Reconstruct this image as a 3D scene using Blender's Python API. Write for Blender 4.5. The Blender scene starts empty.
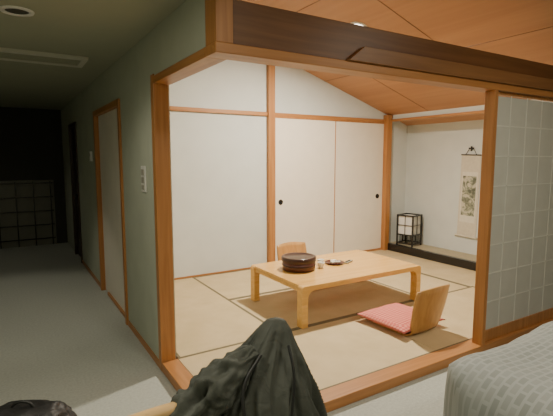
import bpy, bmesh, math, random
from mathutils import Vector, Matrix, noise
random.seed(3)
D=bpy.data; C=bpy.context
# ------------------------------------------------------------ materials
def newmat(name):
    m=D.materials.new(name); m.use_nodes=True
    nt=m.node_tree; b=nt.nodes['Principled BSDF']
    return m,nt,b
def plain(name,col,rough=.6,var=.06,scale=8,bump=0,bscale=200,metal=0,emit=None,es=0,spec=None):
    m,nt,b=newmat(name)
    tc=nt.nodes.new('ShaderNodeTexCoord')
    n=nt.nodes.new('ShaderNodeTexNoise'); n.inputs['Scale'].default_value=scale; n.inputs['Detail'].default_value=4
    nt.links.new(tc.outputs['Object'],n.inputs['Vector'])
    r=nt.nodes.new('ShaderNodeValToRGB')
    r.color_ramp.elements[0].position=.3; r.color_ramp.elements[1].position=.7
    r.color_ramp.elements[0].color=(*[c*(1-var) for c in col],1)
    r.color_ramp.elements[1].color=(*[min(1,c*(1+var)) for c in col],1)
    nt.links.new(n.outputs['Fac'],r.inputs['Fac']); nt.links.new(r.outputs['Color'],b.inputs['Base Color'])
    b.inputs['Roughness'].default_value=rough; b.inputs['Metallic'].default_value=metal
    if spec is not None: b.inputs['Specular IOR Level'].default_value=spec
    if bump:
        n2=nt.nodes.new('ShaderNodeTexNoise'); n2.inputs['Scale'].default_value=bscale
        nt.links.new(tc.outputs['Object'],n2.inputs['Vector'])
        bp=nt.nodes.new('ShaderNodeBump'); bp.inputs['Strength'].default_value=bump; bp.inputs['Distance'].default_value=.01
        nt.links.new(n2.outputs['Fac'],bp.inputs['Height']); nt.links.new(bp.outputs['Normal'],b.inputs['Normal'])
    if emit:
        b.inputs['Emission Color'].default_value=(*emit,1); b.inputs['Emission Strength'].default_value=es
    return m
def wood(name,c1,c2,axis='X',rough=.4,scale=1.0):
    m,nt,b=newmat(name)
    tc=nt.nodes.new('ShaderNodeTexCoord'); mp=nt.nodes.new('ShaderNodeMapping')
    s={'X':(.7,14,14),'Y':(14,.7,14),'Z':(14,14,.7)}[axis]
    mp.inputs['Scale'].default_value=[v*scale for v in s]
    nt.links.new(tc.outputs['Object'],mp.inputs['Vector'])
    n=nt.nodes.new('ShaderNodeTexNoise'); n.inputs['Scale'].default_value=2.2; n.inputs['Detail'].default_value=7; n.inputs['Distortion'].default_value=.6
    nt.links.new(mp.outputs['Vector'],n.inputs['Vector'])
    r=nt.nodes.new('ShaderNodeValToRGB'); r.color_ramp.elements[0].position=.3; r.color_ramp.elements[1].position=.72
    r.color_ramp.elements[0].color=(*c1,1); r.color_ramp.elements[1].color=(*c2,1)
    nt.links.new(n.outputs['Fac'],r.inputs['Fac']); nt.links.new(r.outputs['Color'],b.inputs['Base Color'])
    b.inputs['Roughness'].default_value=rough
    return m
def tatami(name,axis):
    m,nt,b=newmat(name)
    tc=nt.nodes.new('ShaderNodeTexCoord')
    w=nt.nodes.new('ShaderNodeTexWave'); w.bands_direction=axis; w.inputs['Scale'].default_value=38; w.inputs['Distortion'].default_value=.6
    nt.links.new(tc.outputs['Object'],w.inputs['Vector'])
    n=nt.nodes.new('ShaderNodeTexNoise'); n.inputs['Scale'].default_value=5; n.inputs['Detail'].default_value=6
    nt.links.new(tc.outputs['Object'],n.inputs['Vector'])
    r=nt.nodes.new('ShaderNodeValToRGB'); r.color_ramp.elements[0].position=.3; r.color_ramp.elements[1].position=.7
    r.color_ramp.elements[0].color=(.59,.46,.255,1); r.color_ramp.elements[1].color=(.67,.53,.315,1)
    nt.links.new(n.outputs['Fac'],r.inputs['Fac'])
    mx=nt.nodes.new('ShaderNodeMixRGB'); mx.blend_type='MULTIPLY'; mx.inputs['Fac'].default_value=.18
    nt.links.new(r.outputs['Color'],mx.inputs['Color1']); nt.links.new(w.outputs['Color'],mx.inputs['Color2'])
    nt.links.new(mx.outputs['Color'],b.inputs['Base Color']); b.inputs['Roughness'].default_value=.7
    bp=nt.nodes.new('ShaderNodeBump'); bp.inputs['Strength'].default_value=.15; bp.inputs['Distance'].default_value=.003
    nt.links.new(w.outputs['Fac'],bp.inputs['Height']); nt.links.new(bp.outputs['Normal'],b.inputs['Normal'])
    return m
WX=wood('wood_trim_x',(.37,.155,.045),(.51,.235,.078),'X')
WY=wood('wood_trim_y',(.37,.155,.045),(.51,.235,.078),'Y')
WZ=wood('wood_trim_z',(.37,.155,.045),(.51,.235,.078),'Z')
WB=wood('wood_beam_dark',(.13,.055,.02),(.20,.09,.034),'X')
WB2=wood('wood_beam_mid',(.20,.09,.034),(.27,.13,.05),'X')
WT=wood('table_oak',(.66,.37,.10),(.78,.47,.155),'X',rough=.22)
WC=wood('plywood_chair',(.44,.22,.065),(.56,.31,.10),'Z',rough=.35)
WR=wood('chair_rail_wood',(.58,.37,.15),(.68,.46,.22),'X',rough=.35)
PLY=wood('ceiling_plywood',(.44,.215,.10),(.52,.27,.13),'Y',rough=.55,scale=.35)
PLASTER=plain('tatami_room_plaster',(.64,.665,.635),.9,.03,4,.08,300)
HALL=plain('hall_wallpaper',(.44,.47,.38),.85,.04,5,.1,250)
HCEIL=plain('hall_ceiling_paint',(.36,.37,.27),.9,.03,3)
FUS=plain('fusuma_paper',(.84,.765,.64),.85,.02,6,.05,150)
CARPET=plain('carpet_grey',(.47,.49,.44),.95,.10,60,.5,400)
HERI=plain('tatami_border_cloth',(.17,.14,.08),.8,.1,40)
TX=tatami('tatami_weave_x','X'); TY=tatami('tatami_weave_y','Y')
BLACK=plain('black_lacquer',(.012,.011,.010),.25,.2,10)
PAPER=plain('lantern_paper',(.75,.74,.70),.8,.02,30)
SHOJI=plain('shoji_paper',(.56,.57,.52),.6,.03,10)
SHOJIBAR=plain('shoji_lattice',(.70,.71,.65),.6,.03,10)
DARKW=wood('dark_wood',(.03,.018,.010),(.06,.035,.02),'Z')
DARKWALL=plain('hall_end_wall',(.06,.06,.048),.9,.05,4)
WHITE=plain('white_plastic',(.72,.72,.68),.4,.02,5)
VENTP=plain('vent_paint',(.58,.58,.48),.5,.02,5)
DOORP=plain('door_panel_cream',(.76,.71,.62),.7,.03,5)
GLOW=plain('downlight_lens',(.9,.9,.85),.5,.01,5,emit=(1,.94,.82),es=5)
# ------------------------------------------------------------ mesh helpers
def link(o,parent=None):
    C.scene.collection.objects.link(o)
    if parent: o.parent=parent
    return o
def empty(name,loc=(0,0,0),rz=0):
    e=D.objects.new(name,None); e.empty_display_size=.1; e.location=loc; e.rotation_euler=(0,0,rz)
    C.scene.collection.objects.link(e); return e
def fin(name,bm,mat,parent=None,smooth=False,bevel=0,loc=None,rot=None):
    me=D.meshes.new(name); bmesh.ops.recalc_face_normals(bm,faces=bm.faces); bm.to_mesh(me); bm.free()
    for m in (mat if isinstance(mat,(list,tuple)) else [mat]): me.materials.append(m)
    if smooth:
        for p in me.polygons: p.use_smooth=True
    o=D.objects.new(name,me); link(o,parent)
    if loc: o.location=loc
    if rot: o.rotation_euler=rot
    if bevel:
        md=o.modifiers.new('bevel','BEVEL'); md.width=bevel; md.segments=2; md.limit_method='ANGLE'
    return o
def addbox(bm,a,b,mi=0):
    x0,y0,z0=a; x1,y1,z1=b
    v=[bm.verts.new(p) for p in [(x0,y0,z0),(x1,y0,z0),(x1,y1,z0),(x0,y1,z0),(x0,y0,z1),(x1,y0,z1),(x1,y1,z1),(x0,y1,z1)]]
    for f in [(0,3,2,1),(4,5,6,7),(0,1,5,4),(1,2,6,5),(2,3,7,6),(3,0,4,7)]:
        bm.faces.new([v[i] for i in f]).material_index=mi
def box(name,a,b,mat,parent=None,bevel=0):
    bm=bmesh.new(); addbox(bm,a,b); return fin(name,bm,mat,parent,False,bevel)
def boxes(name,lst,mat,parent=None,bevel=0):
    bm=bmesh.new()
    for l in lst: addbox(bm,l[0],l[1],l[2] if len(l)>2 else 0)
    return fin(name,bm,mat,parent,False,bevel)
def prism(name,pts,axis,a,b,mat,parent=None,bevel=0,smooth=False):
    """extrude 2D polygon; axis 'Y': pts=(x,z); 'X': pts=(y,z); 'Z': pts=(x,y)"""
    bm=bmesh.new()
    def P(p,t):
        return {'Y':(p[0],t,p[1]),'X':(t,p[0],p[1]),'Z':(p[0],p[1],t)}[axis]
    A=[bm.verts.new(P(p,a)) for p in pts]; B=[bm.verts.new(P(p,b)) for p in pts]
    bm.faces.new(A); bm.faces.new(B[::-1])
    n=len(pts)
    for i in range(n): bm.faces.new([A[i],B[i],B[(i+1)%n],A[(i+1)%n]])
    return fin(name,bm,mat,parent,smooth,bevel)
def lathe(name,prof,mat,parent=None,loc=None,seg=40,smooth=True):
    bm=bmesh.new(); rings=[]
    for r,z in prof:
        if r<1e-5: rings.append([bm.verts.new((0,0,z))])
        else: rings.append([bm.verts.new((r*math.cos(2*math.pi*i/seg),r*math.sin(2*math.pi*i/seg),z)) for i in range(seg)])
    for k in range(len(rings)-1):
        p,q=rings[k],rings[k+1]
        for i in range(seg):
            j=(i+1)%seg
            if len(p)==1 and len(q)==1: continue
            if len(p)==1: bm.faces.new([p[0],q[j],q[i]])
            elif len(q)==1: bm.faces.new([p[i],p[j],q[0]])
            else: bm.faces.new([p[i],p[j],q[j],q[i]])
    return fin(name,bm,mat,parent,smooth,0,loc)
def tube(name,pts,rad,mat,parent=None,flat=1.0,res=6):
    cu=D.curves.new(name+'_crv','CURVE'); cu.dimensions='3D'; cu.bevel_depth=1.0; cu.bevel_resolution=res
    cu.use_fill_caps=True
    sp=cu.splines.new('BEZIER'); sp.bezier_points.add(len(pts)-1)
    for i,p in enumerate(pts):
        bp=sp.bezier_points[i]; bp.co=p; bp.handle_left_type=bp.handle_right_type='AUTO'
        bp.radius=rad[i] if isinstance(rad,(list,tuple)) else rad
    sp.resolution_u=12
    o=D.objects.new(name+'_crv',cu); C.scene.collection.objects.link(o)
    C.view_layer.update()
    dg=C.evaluated_depsgraph_get(); me=D.meshes.new_from_object(o.evaluated_get(dg))
    D.objects.remove(o); me.name=name
    me.materials.clear(); me.materials.append(mat)
    for p in me.polygons: p.use_smooth=True
    o=D.objects.new(name,me); link(o,parent); return o
T=.06          # tatami level above the carpet
XL0,XL1=.90,1.02   # hall / tatami-room side wall
YF0,YF1=2.02,2.14  # front opening
YB=5.20; XR=5.30
def cz(x): return 3.972-.327*x
# ------------------------------------------------------------ floors
box('floor',(-1.7,-2.6,-.1),(5.9,9.1,0),CARPET)
box('floor_tatami_base',(XL0+.01,YF0+.01,0),(XR+.0,YB,T-.03),WX)
tm=empty('tatami_mats')
mats=[(1.02,2.14,2.80,3.10,'x'),(2.80,2.14,4.58,3.10,'x'),(4.58,2.14,5.30,3.10,'y'),
      (1.02,3.10,1.95,5.18,'y'),(1.95,4.14,3.75,5.18,'x'),(1.95,3.10,3.75,4.14,'x'),
      (3.75,3.10,4.55,5.18,'y'),(4.55,3.10,5.30,5.18,'y')]
for i,(x0,y0,x1,y1,d) in enumerate(mats):
    g=.002
    box('mat_%d'%(i+1),(x0+g,y0+g,T-.035),(x1-g,y1-g,T),TX if d=='x' else TY,tm)
    w=.026
    if d=='x': L=[((x0+g,y0+g,T),(x1-g,y0+w,T+.0015)),((x0+g,y1-w,T),(x1-g,y1-g,T+.0015))]
    else: L=[((x0+g,y0+g,T),(x0+w,y1-g,T+.0015)),((x1-w,y0+g,T),(x1-g,y1-g,T+.0015))]
    boxes('mat_border_%d'%(i+1),L,HERI,tm)
box('trim_sill_front',(XL0-.01,YF0-.01,0),(5.25,YF1,T+.012),WX,None,.004)
box('trim_sill_side',(XL0-.01,YF1,0),(XL1-.01,3.06,T+.012),WY,None,.004)
# ------------------------------------------------------------ walls
def wallpoly(name,pts,a,b,mat): return prism(name,pts,'Y',a,b,mat)
wallpoly('wall_tatami_back',[(XL0+.06,0),(6.0,0),(6.0,2.45),(5.42,2.45),(5.3,cz(5.3)+.05),(XL0+.06,cz(XL0+.06)+.03)],YB,YB+.12,PLASTER)
DY0,DY1=4.13,5.45
boxes('wall_hall_right',[((XL0,3.12,0),(XL1,DY0,3.70)),((XL0,DY0,2.08),(XL1,DY1,3.70)),((XL0,DY1,0),(XL1,7.0,2.5)),
     ((XL0,7.75,0),(XL1,8.9,2.5)),((XL0,7.0,2.08),(XL1,7.75,2.5)),
     ((XL0,YF1,2.115),(XL1,3.12,3.70)),((XL0+.06,7.0,0),(XL1,7.75,2.1))],HALL)
box('wall_bulkhead',(XL0,-2.5,2.42),(XL1,2.0,3.72),HALL)
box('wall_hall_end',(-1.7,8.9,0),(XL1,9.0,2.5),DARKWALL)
box('wall_left',(-1.7,-2.6,0),(-1.6,9.0,2.5),HALL)
box('wall_rear',(-1.7,-2.6,0),(5.8,-2.5,3.7),HALL)
box('wall_right',(5.7,-2.6,0),(5.8,2.0,2.6),HALL)
box('ceiling_hall',(-1.7,-2.6,2.42),(XL0,9.0,2.5),HCEIL)
prism('ceiling_plywood_slope',[(XL1-.06,cz(XL1-.06)),(5.75,cz(5.75)),(5.75,cz(5.75)+.08),(XL1-.06,cz(XL1-.06)+.08)],'Y',-2.6,YB+.05,PLY)
bm=bmesh.new()
def slopebox(bm,x0,x1,y0,y1,th=.004):
    v=[bm.verts.new(p) for p in [(x0,y0,cz(x0)-th),(x1,y0,cz(x1)-th),(x1,y1,cz(x1)-th),(x0,y1,cz(x0)-th),(x0,y0,cz(x0)+.01),(x1,y0,cz(x1)+.01),(x1,y1,cz(x1)+.01),(x0,y1,cz(x0)+.01)]]
    for f in [(0,3,2,1),(4,5,6,7),(0,1,5,4),(1,2,6,5),(2,3,7,6),(3,0,4,7)]: bm.faces.new([v[i] for i in f])
for x in (2.7,4.0): slopebox(bm,x,x+.006,-2.5,YB)
for y in (-.2,1.6,3.1,4.4): slopebox(bm,1.02,5.28,y,y+.006)
fin('trim_ceiling_joints',bm,WB2)
# ------------------------------------------------------------ front frame: beam, header, posts
box('trim_beam_front',(.985,YF0,2.115),(5.25,YF1,2.33),WB,None,.004)
prism('trim_beam_lower_board',[(1.70,2.115),(1.82,2.205),(5.2,2.205),(5.2,2.115)],'Y',YF0-.035,YF0,WB2,None,.003)
box('trim_header_front',(XL0-.012,YF0-.015,2.065),(5.25,YF1+.0,2.115),WX,None,.004)
box('trim_header_side',(XL0-.012,YF1,2.065),(XL1-.01,3.06,2.115),WY,None,.004)
box('trim_corner_board',(XL0-.008,YF0-.01,2.115),(.985,YF1,3.66),WZ,None,.003)
box('trim_post_left',(XL0-.012,3.06,0),(XL1-.025,3.125,2.13),WZ,None,.004)
PX=3.145
box('trim_post_right',(PX,YF0-.012,T+.012),(PX+.042,YF1-.045,2.065),WZ,None,.004)
boxes('trim_kamoi_back',[((XL1,YB-.03,2.12),(5.24,YB,2.17))],WX,None,.003)
box('trim_post_back',(3.03,YB-.06,T),(3.13,YB,cz(3.15)+.0),WZ,None,.004)
box('trim_post_alcove',(5.19,YB-.10,T),(5.29,YB,cz(5.3)),WZ,None,.004)
box('trim_baseboard_back',(XL1,YB-.012,T),(3.03,YB,T+.02),WX)
box('trim_shikii_back',(3.13,YB-.03,T),(5.20,YB,T+.015),WX)
# fusuma doors
for i,(a,b,dy) in enumerate([(3.13,4.19,.0),(4.16,5.20,.022)]):
    d=empty('door_%d'%(i+1))
    y0=YB-.045+dy+.0; 
    box('panel',(a+.012,y0+.006,T+.03),(b-.012,y0+.018,2.11),FUS,d)
    boxes('frame',[((a,y0,T+.016),(a+.012,y0+.022,2.12)),((b-.012,y0,T+.016),(b,y0+.022,2.12)),((a+.012,y0,T+.016),(b-.012,y0+.022,T+.030)),((a+.012,y0,2.10),(b-.012,y0+.022,2.12))],WZ,d)
    hx=a+.10 if i==0 else b-.12
    o=lathe('finger_pull',[(0,.001),(.026,.001),(.030,.006),(.036,.006),(.038,0)],BLACK,d,seg=28)
    o.rotation_euler=(math.pi/2,0,0); o.location=(hx,y0+.005,.95)
# ------------------------------------------------------------ alcove (tokonoma)
AX=5.74
box('wall_alcove_back',(AX,2.14,0),(AX+.1,YB,2.45),PLASTER)
box('wall_alcove_end',(XR,2.6,0),(AX,2.7,2.45),PLASTER)
box('ceiling_alcove',(XR+.06,2.6,2.42),(AX+.1,YB,2.47),PLASTER)
box('wall_alcove_lintel',(XR,2.7,2.17),(XR+.06,YB-.1,2.46),PLASTER)
box('trim_alcove_lintel',(XR-.04,2.7,2.135),(XR+.07,YB-.1,2.17),WY,None,.003)
box('wall_right_tatami',(XR,YF1,0),(XR+.1,2.6,2.45),PLASTER)
box('floor_alcove',(XR+.03,2.7,0),(AX,YB,T+.10),plain('alcove_tatami',(.42,.36,.24),.7,.06,20))
box('trim_alcove_threshold',(XR-.04,2.7,T),(XR+.03,YB-.1,T+.115),BLACK,None,.004)
la=empty('floor_lantern',(5.50,4.87,T+.10),math.radians(12))
s=.135;h=.50
L=[]
for sx in(-1,1):
    for sy in(-1,1): L.append(((sx*s-.011,sy*s-.011,0),(sx*s+.011,sy*s+.011,h)))
for z in(.03,.17,h-.02):
    for sg in(-1,1):
        L.append(((-s,sg*s-.009,z),(s,sg*s+.009,z+.02))); L.append(((sg*s-.009,-s,z),(sg*s+.009,s,z+.02)))
for z in (.33,):
    for sg in(-1,1):
        L.append(((-s,sg*s-.005,z),(s,sg*s+.005,z+.008))); L.append(((sg*s-.005,-s,z),(sg*s+.005,s,z+.008)))
for t in (-.045,.045):
    for sg in(-1,1):
        L.append(((t-.004,sg*s-.005,.03),(t+.004,sg*s+.005,.18))); L.append(((sg*s-.005,t-.004,.03),(sg*s+.005,t+.004,.18)))
for sg in(-1,1):
    L.append(((-.004,sg*s-.005,.18),(.004,sg*s+.005,h-.02))); L.append(((sg*s-.005,-.004,.18),(sg*s+.005,.004,h-.02)))
boxes('frame',L,BLACK,la)
q=s-.012
boxes('paper_shade',[((-q,-q,.18),(q,-q+.004,h-.02)),((-q,q-.004,.18),(q,q,h-.02)),((-q,-q,.18),(-q+.004,q,h-.02)),((q-.004,-q,.18),(q,q,h-.02))],PAPER,la)
# hanging scroll
sc=empty('hanging_scroll',(AX-.005,4.01,0)); sc.rotation_euler=(math.radians(1.2),0,0)
SCM=plain('scroll_silk',(.62,.57,.46),.8,.05,30)
m,nt,b=newmat('scroll_painting')
tc=nt.nodes.new('ShaderNodeTexCoord'); n=nt.nodes.new('ShaderNodeTexNoise'); n.inputs['Scale'].default_value=11; n.inputs['Detail'].default_value=5; n.inputs['Distortion'].default_value=1.2
nt.links.new(tc.outputs['Object'],n.inputs['Vector']); r=nt.nodes.new('ShaderNodeValToRGB')
r.color_ramp.elements[0].position=.38; r.color_ramp.elements[0].color=(.10,.11,.08,1)
r.color_ramp.elements[1].position=.60; r.color_ramp.elements[1].color=(.55,.51,.40,1)
e=r.color_ramp.elements.new(.48); e.color=(.26,.28,.20,1)
nt.links.new(n.outputs['Fac'],r.inputs['Fac']); nt.links.new(r.outputs['Color'],b.inputs['Base Color']); PAINT=m
box('mount_silk',(-.006,-.155,.42),(-.001,.155,1.60),SCM,sc)
box('inner_border',(-.0075,-.125,.62),(-.006,.125,1.36),plain('scroll_border',(.70,.66,.56),.8,.04,20),sc)
box('painting',(-.009,-.11,.72),(-.0075,.11,1.30),PAINT,sc)
o=lathe('bottom_roller',[(0,-.18),(.016,-.18),(.016,-.157),(.012,-.155),(.012,.155),(.016,.157),(.016,.18),(0,.18)],SCM,sc,(-.014,0,.41),20); o.rotation_euler=(math.pi/2,0,0)
o=lathe('top_rod',[(0,-.16),(.008,-.16),(.008,.16),(0,.16)],DARKW,sc,(-.01,0,1.605),16); o.rotation_euler=(math.pi/2,0,0)
tube('hanging_cord',[(-.01,-.09,1.61),(-.01,0,1.70),(-.01,.09,1.61)],.004,BLACK,sc)
boxes('wall_hook',[((-.03,-.035,1.69),(0,.035,1.71)),((-.022,-.008,1.66),(-.006,.008,1.73))],BLACK,sc)
# ------------------------------------------------------------ shoji wall right of opening
for k,(a,b) in enumerate([(PX+.042,4.36),(4.36,5.2)]):
    sh=empty('shoji_screen')
    y=YF0+.02; z0=T+.012; z1=2.062
    box('paper',(a+.01,y+.012,z0+.04),(b-.02,y+.016,z1-.03),SHOJI,sh)
    boxes('frame',[((a,y,z0),(a+.012,y+.03,z1)),((b-.028,y,z0),(b,y+.03,z1)),((a+.012,y,z0),(b-.028,y+.03,z0+.095)),((a+.012,y,z1-.02),(b-.028,y+.03,z1))],[WZ],sh,.002)
    L=[]
    nx=5 if k==0 else 4; nz=8
    for i in range(1,nx):
        x=a+.012+(b-a-.040)*i/nx; L.append(((x-.005,y+.009,z0+.095),(x+.005,y+.012,z1-.02)))
    for i in range(1,nz):
        z=z0+.095+(z1-.02-z0-.095)*i/nz; L.append(((a+.012,y+.009,z-.005),(b-.028,y+.012,z+.005)))
    boxes('lattice',L,SHOJIBAR,sh)
# ------------------------------------------------------------ hall details
def doorframe(name,y0,y1,zt,mat,w=.05):
    boxes(name,[((XL0-.02,y0-w,0),(XL0+.08,y0,zt+w)),((XL0-.02,y1,0),(XL0+.08,y1+w,zt+w)),((XL0-.02,y0,zt),(XL0+.08,y1,zt+w))],mat,None,.003)
doorframe('trim_door_frame',DY0+.05,DY1-.05,2.03,WZ,.055)
dd=empty('door_3'); box('panel',(XL0+.03,DY0+.05,.01),(XL0+.06,DY1-.05,2.03),DOORP,dd)
box('handle_recess',(XL0+.022,DY0+.16,.9),(XL0+.03,DY0+.19,1.05),BLACK,dd)
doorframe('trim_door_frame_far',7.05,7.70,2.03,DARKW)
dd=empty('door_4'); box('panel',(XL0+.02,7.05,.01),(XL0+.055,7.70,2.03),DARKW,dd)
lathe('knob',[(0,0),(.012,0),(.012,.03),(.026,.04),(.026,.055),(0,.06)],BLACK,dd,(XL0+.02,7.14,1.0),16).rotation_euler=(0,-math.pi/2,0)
box('baseboard_hall',(XL0-.01,3.125,0),(XL0,DY0,.05),WY)
box('baseboard_hall_far',(XL0-.01,DY1,0),(XL0,7.0,.05),WY)
sw=empty('wall_switch_panel',(XL0,3.40,1.40))
box('plate',(-.012,-.06,-.10),(0,.06,.10),WHITE,sw,.004)
GREYP=plain('switch_grey',(.35,.34,.28),.4,.05,5)
boxes('buttons',[((-.017,-.035,.03),(-.012,.035,.075)),((-.017,-.035,-.03),(-.012,.035,.015)),((-.017,-.035,-.08),(-.012,.035,-.045))],GREYP,sw,.002)
sw=empty('wall_thermostat',(XL0,5.75,1.58)); box('body',(-.025,-.04,-.06),(0,.04,.06),WHITE,sw,.004); box('display',(-.027,-.025,.0),(-.025,.025,.035),GREYP,sw)
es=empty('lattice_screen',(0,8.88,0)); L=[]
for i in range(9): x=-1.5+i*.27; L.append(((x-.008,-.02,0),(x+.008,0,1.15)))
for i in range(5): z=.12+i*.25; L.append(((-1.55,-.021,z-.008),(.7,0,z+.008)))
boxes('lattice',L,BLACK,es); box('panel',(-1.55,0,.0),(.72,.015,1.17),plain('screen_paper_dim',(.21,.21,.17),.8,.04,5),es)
# hall ceiling vent & downlights
v=empty('ceiling_air_vent',(.06,4.36,2.42))
boxes('frame',[((-.60,-.20,-.025),(.60,-.14,0)),((-.60,.14,-.025),(.60,.20,0)),((-.60,-.14,-.025),(-.55,.14,0)),((.55,-.14,-.025),(.60,.14,0))],VENTP,v,.002)
boxes('louvres',[((-.55,-.13+i*.07,-.020),(.55,-.085+i*.07,-.004)) for i in range(4)],HCEIL,v)
box('duct',(-.55,-.14,-.003),(.55,.14,-.001),DARKWALL,v)
for (x,y) in [(.11,3.10),(-.55,6.4)]:
    d=empty('recessed_downlight',(x,y,2.42))
    lathe('ring',[(.062,0),(.066,-.008),(.088,-.008),(.092,0)],WHITE,d,seg=32)
    lathe('reflector',[(0,-.001),(.063,-.002)],DARKWALL,d,seg=32)
# ------------------------------------------------------------ low table
tb=empty('low_table',(0,0,.002))
tx0,tx1,ty0,ty1=2.14,3.66,3.06,4.02; th=T+.38
def arch(x0,x1,z0,z1,r,tl,ttop,ri):
    P=[(x0,z0)]
    for i in range(9):
        a=math.pi-(math.pi/2)*i/8; P.append((x0+r+r*math.cos(a),z1-r+r*math.sin(a)))
    for i in range(9):
        a=math.pi/2-(math.pi/2)*i/8; P.append((x1-r+r*math.cos(a),z1-r+r*math.sin(a)))
    P.append((x1,z0)); P.append((x1-tl,z0))
    for i in range(9):
        a=(math.pi/2)*i/8; P.append((x1-tl-ri+ri*math.cos(a),z1-ttop-ri+ri*math.sin(a)))
    for i in range(9):
        a=math.pi/2+(math.pi/2)*i/8; P.append((x0+tl+ri+ri*math.cos(a),z1-ttop-ri+ri*math.sin(a)))
    P.append((x0+tl,z0)); return P
ap=arch(tx0,tx1,T,th,.035,.065,.05,.07)
prism('frame_front',ap,'Y',ty0,ty0+.085,WT,tb,.006)
prism('frame_rear',ap,'Y',ty1-.085,ty1,WT,tb,.006)
box('top',(tx0+.012,ty0+.083,th-.035),(tx1-.012,ty1-.083,th-.001),WT,tb)
boxes('end_rails',[((tx0+.012,ty0+.08,th-.06),(tx0+.04,ty1-.08,th-.03)),((tx1-.04,ty0+.08,th-.06),(tx1-.012,ty1-.08,th-.03))],WT,tb)
th+=.002
LAC=plain('red_brown_lacquer',(.085,.022,.012),.3,.15,10)
LAC2=plain('dark_lacquer',(.045,.018,.012),.3,.15,10)
bx=empty('lacquered_tray_box',(2.47,3.60,th))
lathe('body',[(0,0),(.155,0),(.165,.008),(.168,.095),(.0,.095)],LAC,bx,seg=48)
lathe('lid',[(.172,.088),(.175,.095),(.175,.128),(.170,.136),(.150,.138),(.145,.132),(0,.132)],LAC2,bx,seg=48)
lathe('knob_ring',[(.169,.05),(.173,.053),(.169,.056)],BLACK,bx,seg=48)
GL=plain('cup_ceramic',(.75,.72,.62),.25,.03,10)
for (x,y) in [(2.69,3.52),(2.76,3.62)]:
    c=empty('tea_cup',(x,y,th)); lathe('body',[(0,0),(.022,0),(.024,.006),(.034,.05),(.036,.06),(.033,.06),(.03,.045),(.02,.012),(0,.010)],GL,c,seg=24)
tr=empty('snack_tray',(2.93,3.60,th))
lathe('dish',[(0,0),(.075,0),(.10,.014),(.104,.018),(.096,.016),(.07,.006),(0,.006)],LAC,tr,seg=36)
boxes('wrapped_snacks',[((-.05,-.03,.008),(.0,.01,.03)),((.01,-.04,.008),(.06,-.005,.028)),((-.02,.015,.008),(.045,.05,.032))],GL,tr,.006)
rc=empty('remote_control',(3.09,3.56,th),math.radians(25)); box('body',(-.07,-.022,0),(.07,.022,.016),GREYP,rc,.004); boxes('keys',[((-.06+i*.022,-.012,.016),(-.046+i*.022,.012,.019)) for i in range(5)],BLACK,rc)
# ------------------------------------------------------------ zaisu chairs with cushions
m,nt,b=newmat('pink_check_fabric')
tc=nt.nodes.new('ShaderNodeTexCoord'); mp=nt.nodes.new('ShaderNodeMapping'); mp.inputs['Rotation'].default_value=(0,0,.785)
nt.links.new(tc.outputs['Object'],mp.inputs['Vector']); ck=nt.nodes.new('ShaderNodeTexChecker'); ck.inputs['Scale'].default_value=44
ck.inputs['Color1'].default_value=(.58,.12,.10,1); ck.inputs['Color2'].default_value=(.72,.28,.22,1)
nt.links.new(mp.outputs['Vector'],ck.inputs['Vector']); nt.links.new(ck.outputs['Color'],b.inputs['Base Color']); b.inputs['Roughness'].default_value=.9
PINK=m
def zaisu(name,loc,rz):
    z=empty(name,loc,rz)
    prof=[]
    for i in range(8): prof.append((.22-.36*i/7,.012))
    for i in range(1,9):
        a=math.radians(78)*i/8; prof.append((-.14-.09*math.sin(a),.012+.09*(1-math.cos(a))))
    y0,z0=prof[-1]; 
    for i in range(1,11):
        s=.34*i/10; a=math.radians(78); prof.append((y0-math.cos(a)*s,z0+math.sin(a)*s))
    bm=bmesh.new(); nu=12; G=[]
    n=len(prof)
    for k,(py,pz) in enumerate(prof):
        f=k/(n-1)
        if f<.3: hw=.20
        elif f<.62: hw=.20-.03*math.sin((f-.3)/.32*math.pi)
        else: hw=.20+.018*math.sin((f-.62)/.38*math.pi/1.3)
        row=[]
        for j in range(nu+1):
            u=-1+2*j/nu
            cv=(.035*u*u if f>.6 else .035*u*u*max(0,(f-.3)/.3))
            zz=pz+( .02*(1-u*u) if k==n-1 else 0)
            row.append(bm.verts.new((u*hw,py+cv,zz)))
        G.append(row)
    for k in range(n-1):
        for j in range(nu): bm.faces.new([G[k][j],G[k][j+1],G[k+1][j+1],G[k+1][j]])
    o=fin('bent_plywood_shell',bm,WC,z,True)
    md=o.modifiers.new('s','SOLIDIFY'); md.thickness=.014; md.offset=0
    bm=bmesh.new(); N=20; hw=.285; top=[];bot=[]
    for i in range(N+1):
        a=[];c=[]
        for j in range(N+1):
            u=-1+2*i/N; v=-1+2*j/N
            e=max(0,(1-abs(u)**3.2))*max(0,(1-abs(v)**3.2)); e=e**.5
            sx=hw*u*(1-.05*(1-v*v)*abs(u)**3*1.2); sy=hw*v*(1-.05*(1-u*u)*abs(v)**3*1.2)
            nz=.006*noise.noise(Vector((u*2.5,v*2.5,loc[0])))
            a.append(bm.verts.new((sx,sy+.08,.066+.038*e+nz*e)))
            c.append(a[-1] if (i in(0,N) or j in(0,N)) else bm.verts.new((sx,sy+.08,.066-.040*e)))
        top.append(a);bot.append(c)
    for i in range(N):
        for j in range(N):
            bm.faces.new([top[i][j],top[i+1][j],top[i+1][j+1],top[i][j+1]])
            bm.faces.new([bot[i][j],bot[i][j+1],bot[i+1][j+1],bot[i+1][j]])
    fin('cushion',bm,PINK,z,True)
    return z
zaisu('floor_chair',(2.98,2.63,T),math.radians(3))
zaisu('floor_chair',(3.03,4.32,T),math.radians(180))
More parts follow.
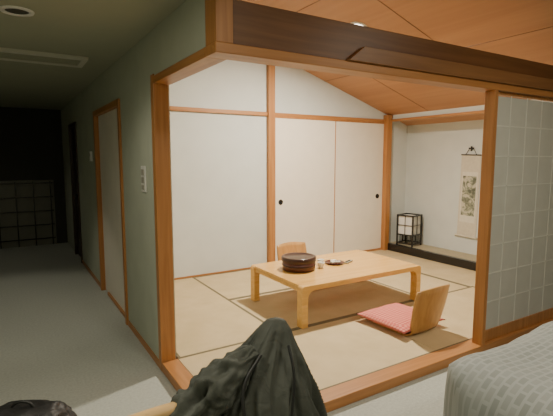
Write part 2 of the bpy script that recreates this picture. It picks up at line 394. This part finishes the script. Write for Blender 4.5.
# ------------------------------------------------------------ bed
m,nt,b=newmat('duvet_woven_squares')
tc=nt.nodes.new('ShaderNodeTexCoord'); mp=nt.nodes.new('ShaderNodeMapping'); mp.inputs['Scale'].default_value=(1,1,1)
nt.links.new(tc.outputs['Object'],mp.inputs['Vector'])
br=nt.nodes.new('ShaderNodeTexBrick'); br.offset=.5; br.inputs['Scale'].default_value=7; br.inputs['Mortar Size'].default_value=.05; br.inputs['Mortar Smooth'].default_value=.3; br.inputs['Brick Width'].default_value=.42; br.inputs['Row Height'].default_value=.26
br.inputs['Color1'].default_value=(.21,.235,.22,1); br.inputs['Color2'].default_value=(.26,.285,.27,1); br.inputs['Mortar'].default_value=(.30,.325,.31,1)
nt.links.new(mp.outputs['Vector'],br.inputs['Vector']); nt.links.new(br.outputs['Color'],b.inputs['Base Color']); b.inputs['Roughness'].default_value=.7
DUV=m
bed=empty('bed')
bx0,bx1,by0,by1,bt=1.66,3.95,-.15,1.42,.60
bm=bmesh.new(); NX,NY=60,44
def duv(u,v):
    dr=.42; W=(bx1-bx0)/2; H=(by1-by0)/2; r=.24
    def ax(s,half):
        Ltot=half+dr; d=abs(s)*Ltot; sg=1 if s>=0 else -1
        flat=half-r; arc=r*math.pi/2
        if d<flat: return sg*d,0
        if d<flat+arc:
            a=(d-flat)/r; return sg*(flat+r*math.sin(a)),-r*(1-math.cos(a))
        return sg*(half+.02*(d-flat-arc)),-r-(d-flat-arc)
    x,dz1=ax(u,W); y,dz2=ax(v,H)
    R=.42
    qx=max(0,abs(x)-(W-R)); qy=max(0,abs(y)-(H-R)); l=math.hypot(qx,qy)
    if l>R and qx>0 and qy>0:
        k=(R+ (l-R)*.12)/l; x=math.copysign(W-R+qx*k,x); y=math.copysign(H-R+qy*k,y)
    dz=-( (abs(dz1)**2+abs(dz2)**2)**.5 ); dz=max(dz,-.47)
    nn=noise.noise(Vector((x*2.2,y*2.2,0)))*.03+noise.noise(Vector((x*6,y*6,2)))*.012
    return Vector(((bx0+bx1)/2+x+nn*.5,(by0+by1)/2+y+nn*.5,bt+dz+nn))
G=[[bm.verts.new(duv(-1+2*i/NX,-1+2*j/NY)) for j in range(NY+1)] for i in range(NX+1)]
for i in range(NX):
    for j in range(NY): bm.faces.new([G[i][j],G[i+1][j],G[i+1][j+1],G[i][j+1]])
o=fin('duvet',bm,DUV,bed,True); md=o.modifiers.new('s','SOLIDIFY'); md.thickness=.02; md.offset=-1
box('mattress',(bx0+.24,by0+.24,.22),(bx1-.05,by1-.24,.44),WHITE,bed,.06)
box('base',(bx0+.26,by0+.26,.0),(bx1-.05,by1-.26,.22),WB2,bed,.01)
box('headboard',(bx1+.03,by0,0),(bx1+.09,by1,1.0),WB2,bed,.01)
bm=bmesh.new(); bmesh.ops.create_uvsphere(bm,u_segments=32,v_segments=20,radius=1)
for vv in bm.verts:
    c=vv.co; f=lambda t,p: math.copysign(abs(t)**p,t)
    vv.co=Vector((f(c.x,.6)*.24,f(c.y,.6)*.36,c.z*.09))
fin('pillow',bm,WHITE,bed,True,0,(3.12,1.0,.67))
# ------------------------------------------------------------ wooden chair with jacket
ch=empty('wooden_chair',(.43,1.095,0),math.radians(-8.5))
pts=[(-.35,-.035,.862),(-.2,.0,.870),(0,.02,.872),(.2,0,.870),(.27,-.015,.866)]
tube('top_rail',pts,[.014,.018,.020,.018,.014],WR,ch)
tube('lower_rail',[(-.25,-.0,.62),(0,.03,.62),(.25,0,.62)],.012,WR,ch)
for sx in(-1,1):
    tube('rear_leg_%d'%(1 if sx<0 else 2),[(sx*.22,-.04,0),(sx*.235,.02,.43),(sx*.235,0,.66),(sx*.225,-.005,.86)],[.013,.018,.016,.014],WR,ch)
    tube('front_leg_%d'%(1 if sx<0 else 2),[(sx*.23,.46,0),(sx*.22,.43,.42)],[.013,.018],WR,ch)
bm=bmesh.new(); addbox(bm,(-.25,.0,.42),(.25,.47,.455)); fin('seat',bm,WR,ch,False,.015)
def nylon(name,c0,c1,ro=.5):
    m,nt,b=newmat(name); b.inputs['Roughness'].default_value=ro
    tc=nt.nodes.new('ShaderNodeTexCoord'); n=nt.nodes.new('ShaderNodeTexNoise'); n.inputs['Scale'].default_value=18; n.inputs['Detail'].default_value=6; n.inputs['Distortion'].default_value=1.2
    nt.links.new(tc.outputs['Object'],n.inputs['Vector']); r=nt.nodes.new('ShaderNodeValToRGB')
    r.color_ramp.elements[0].color=(*c0,1); r.color_ramp.elements[1].color=(*c1,1)
    nt.links.new(n.outputs['Fac'],r.inputs['Fac']); nt.links.new(r.outputs['Color'],b.inputs['Base Color'])
    bp=nt.nodes.new('ShaderNodeBump'); bp.inputs['Strength'].default_value=.35; bp.inputs['Distance'].default_value=.02
    nt.links.new(n.outputs['Fac'],bp.inputs['Height']); nt.links.new(bp.outputs['Normal'],b.inputs['Normal'])
    return m
NYL=nylon('dark_nylon_fabric',(.040,.045,.036),(.070,.078,.062),.72)
BAGM=nylon('black_bag_fabric',(.008,.008,.008),(.018,.018,.017))
NYL2=plain('dark_strap',(.010,.011,.010),.5,.1,30)
jk=empty('jacket',(0,0,-.045),math.radians(-31.5))
prof=[(1.118,-.000,.008,1.30,.008),(1.112,-.002,.03,1.30,.02),(1.09,-.006,.052,1.295,.032),(1.05,-.013,.078,1.29,.048),(1.02,-.020,.098,1.285,.06),(.97,-.036,.13,1.28,.075),
      (.93,-.050,.158,1.275,.088),(.88,-.072,.19,1.265,.10),(.83,-.09,.218,1.26,.115),(.76,-.10,.238,1.255,.12),(.66,-.105,.24,1.25,.125),(.56,-.105,.235,1.25,.125),(.515,-.105,.225,1.25,.12)]
def interp(z):
    for a,b2 in zip(prof,prof[1:]):
        if a[0]>=z>=b2[0]:
            t=(a[0]-z)/(a[0]-b2[0]); return [a[i]+(b2[i]-a[i])*t for i in range(5)]
    return prof[-1]
def ridge(v): return 1-2*abs(noise.noise(v))
bm=bmesh.new(); rings=[]; NS=260; NR=150
for k in range(NR+1):
    z=1.118-(1.118-.515)*(k/NR)**1.2
    _,cr,a,cf,bb=interp(z); ring=[]
    for i in range(NS):
        t_=2*math.pi*i/NS+ .35*math.sin(z*8)
        ct,st=math.cos(t_),math.sin(t_)
        r1=ridge(Vector((ct*2.6,st*2.6,z*2.4)))      # long hanging folds
        r2=ridge(Vector((ct*5.5+4,st*5.5,z*6+ct*2)))  # finer diagonal creases
        n1=noise.noise(Vector((ct*1.5,st*1.5,z*5)))
        amp=min(1,(1.125-z)/.10)
        rr=1+amp*((r1-.6)*.26+(r2-.6)*.08+n1*.14)
        t0=2*math.pi*i/NS
        ring.append(bm.verts.new((cr+a*rr*math.cos(t0),cf+bb*(rr+amp*(r1-.6)*.25)*math.sin(t0),z+amp*.012*n1)))
    rings.append(ring)
for k in range(NR):
    for i in range(NS):
        j=(i+1)%NS; bm.faces.new([rings[k][i],rings[k][j],rings[k+1][j],rings[k+1][i]])
bm.faces.new(rings[0])
o=fin('body',bm,NYL,jk,True); md=o.modifiers.new('s','SOLIDIFY'); md.thickness=.003; md.offset=-1
def clothtube(name,pts,rads,mat,parent,amp=.18,flat=.7):
    bm=bmesh.new(); n=90; NS=60; rg=[]
    P=[Vector(p) for p in pts]
    def cr(t):
        f=t*(len(P)-1); i=min(int(f),len(P)-2); u=f-i
        p0=P[max(i-1,0)];p1=P[i];p2=P[i+1];p3=P[min(i+2,len(P)-1)]
        q=.5*((2*p1)+(p2-p0)*u+(2*p0-5*p1+4*p2-p3)*u*u+(3*p1-p0-3*p2+p3)*u**3)
        return q, rads[i]+(rads[i+1]-rads[i])*u
    for k in range(n+1):
        t=k/n; p,r=cr(t); d=(cr(min(1,t+.01))[0]-cr(max(0,t-.01))[0]).normalized()
        s=d.cross(Vector((0,1,0)));  s=s.normalized() if s.length>.01 else Vector((1,0,0))
        w=s.cross(d).normalized()
        ring=[]
        for i in range(NS):
            a=2*math.pi*i/NS
            m_=1+amp*((ridge(Vector((math.cos(a)*1.6,math.sin(a)*1.6,t*5)))-.6)*1.3+(ridge(Vector((math.cos(a)*3,math.sin(a)*3+5,t*11)))-.6)*.5)
            if k in(0,n): m_*=.4
            ring.append(bm.verts.new(p+s*(r*m_*math.cos(a))+w*(r*flat*m_*math.sin(a))))
        rg.append(ring)
    for k in range(n):
        for i in range(NS):
            j=(i+1)%NS; bm.faces.new([rg[k][i],rg[k][j],rg[k+1][j],rg[k+1][i]])
    bm.faces.new(rg[0]); bm.faces.new(rg[-1])
    return fin(name,bm,mat,parent,True)
clothtube('sleeve',[(-.06,1.25,1.03),(-.13,1.20,.985),(-.20,1.17,.925),(-.265,1.15,.83),(-.28,1.15,.66)],[.03,.055,.065,.068,.055],NYL,jk,.35)
tube('strap',[(-.045,1.215,1.04),(-.09,1.165,.97),(-.085,1.13,.89),(-.06,1.115,.82),(-.05,1.115,.7)],.005,NYL2,jk)
tube('zip_edge',[(.035,1.235,1.06),(.05,1.20,.99),(.045,1.17,.90),(.035,1.145,.80),(.03,1.13,.7)],.004,NYL2,jk)
# ------------------------------------------------------------ backpack on the floor
bp_=empty('backpack',(.0,2.34,0),math.radians(-25))
bm=bmesh.new(); bmesh.ops.create_uvsphere(bm,u_segments=64,v_segments=48,radius=1)
for vv in bm.verts:
    c=vv.co.copy(); f=lambda t,p: math.copysign(abs(t)**p,t)
    nn=noise.noise(c*2.2)*.10+(ridge(c*3)-.6)*.07
    vv.co=Vector((f(c.x,.65)*.22*(1+nn),f(c.y,.7)*.15*(1+nn),.19+f(c.z,.75)*.18*(1+nn*.5)))
    if vv.co.z<.0: vv.co.z=.0
fin('body',bm,BAGM,bp_,True)
tube('carry_handle',[(-.06,0,.35),(-.03,0,.39),(.03,0,.39),(.06,0,.35)],.007,NYL2,bp_)
tube('shoulder_strap',[(-.12,-.12,.34),(-.16,-.17,.25),(-.12,-.16,.08)],.014,NYL2,bp_)
# ------------------------------------------------------------ lamps
def area(name,loc,size,power,col,rot=(0,0,0),spread=None):
    l=D.lights.new(name,'AREA'); l.shape='DISK'; l.size=size; l.energy=power; l.color=col
    if spread: l.spread=math.radians(spread)
    o=D.objects.new(name,l); o.location=loc; o.rotation_euler=rot; C.scene.collection.objects.link(o); return o
def spot(name,loc,power,col,ang,blend=.6,rad=.05,rot=(0,0,0)):
    l=D.lights.new(name,'SPOT'); l.energy=power; l.color=col; l.spot_size=math.radians(ang); l.spot_blend=blend; l.shadow_soft_size=rad
    o=D.objects.new(name,l); o.location=loc; o.rotation_euler=rot; C.scene.collection.objects.link(o); return o
SL=math.atan(.327)
LX,LY=3.22,3.62
pl=empty('recessed_downlight',(LX,LY,cz(LX))); pl.rotation_euler=(0,SL,0)
lathe('ring',[(.07,0),(.075,-.010),(.095,-.010),(.10,0)],WHITE,pl,seg=36)
lathe('lens',[(0,-.004),(.071,-.004)],GLOW,pl,seg=36)
area('ceiling_lamp_light',(LX-.05,LY,cz(LX)-.05),.2,138,(1,.90,.73),(0,SL*.5,0))
area('alcove_light',(5.52,4.2,2.40),.25,16,(.96,.97,1))
WHT=(1,.92,.75)
area('hall_fill_near',(-.45,1.3,2.40),.5,28,WHT)  # added fill to brighten the near hall, no fixture here
spot('hall_light_mid',(-.1,5.25,2.38),26,WHT,75,.5,.06)
spot('hall_light_wall',(.11,3.10,2.38),18,WHT,140,.8,.06)
spot('hall_fill_far',(-.5,7.6,2.38),6,WHT,130,.8,.06)  # added to lift the faint end wall, no fixture at this spot
area('bedroom_fill',(1.5,-.6,2.9),.6,42,WHT)  # added fill to brighten the bedroom side, unseen source
area('bedroom_fill_corner',(3.0,.5,2.7),.3,15,WHT)  # second added bedroom fill, not an actual lamp in the room
w=D.worlds.new('World'); C.scene.world=w; w.use_nodes=True
w.node_tree.nodes['Background'].inputs[0].default_value=(.5,.55,.6,1); w.node_tree.nodes['Background'].inputs[1].default_value=.02
# ------------------------------------------------------------ camera
cam=D.cameras.new('Camera'); cam.sensor_width=36; cam.lens=440/553*36; cam.clip_start=.05
co=D.objects.new('Camera',cam); co.location=(0,0,1.56); co.rotation_euler=(math.radians(90-6.48),0,math.radians(-31.5))
C.scene.collection.objects.link(co); C.scene.camera=co
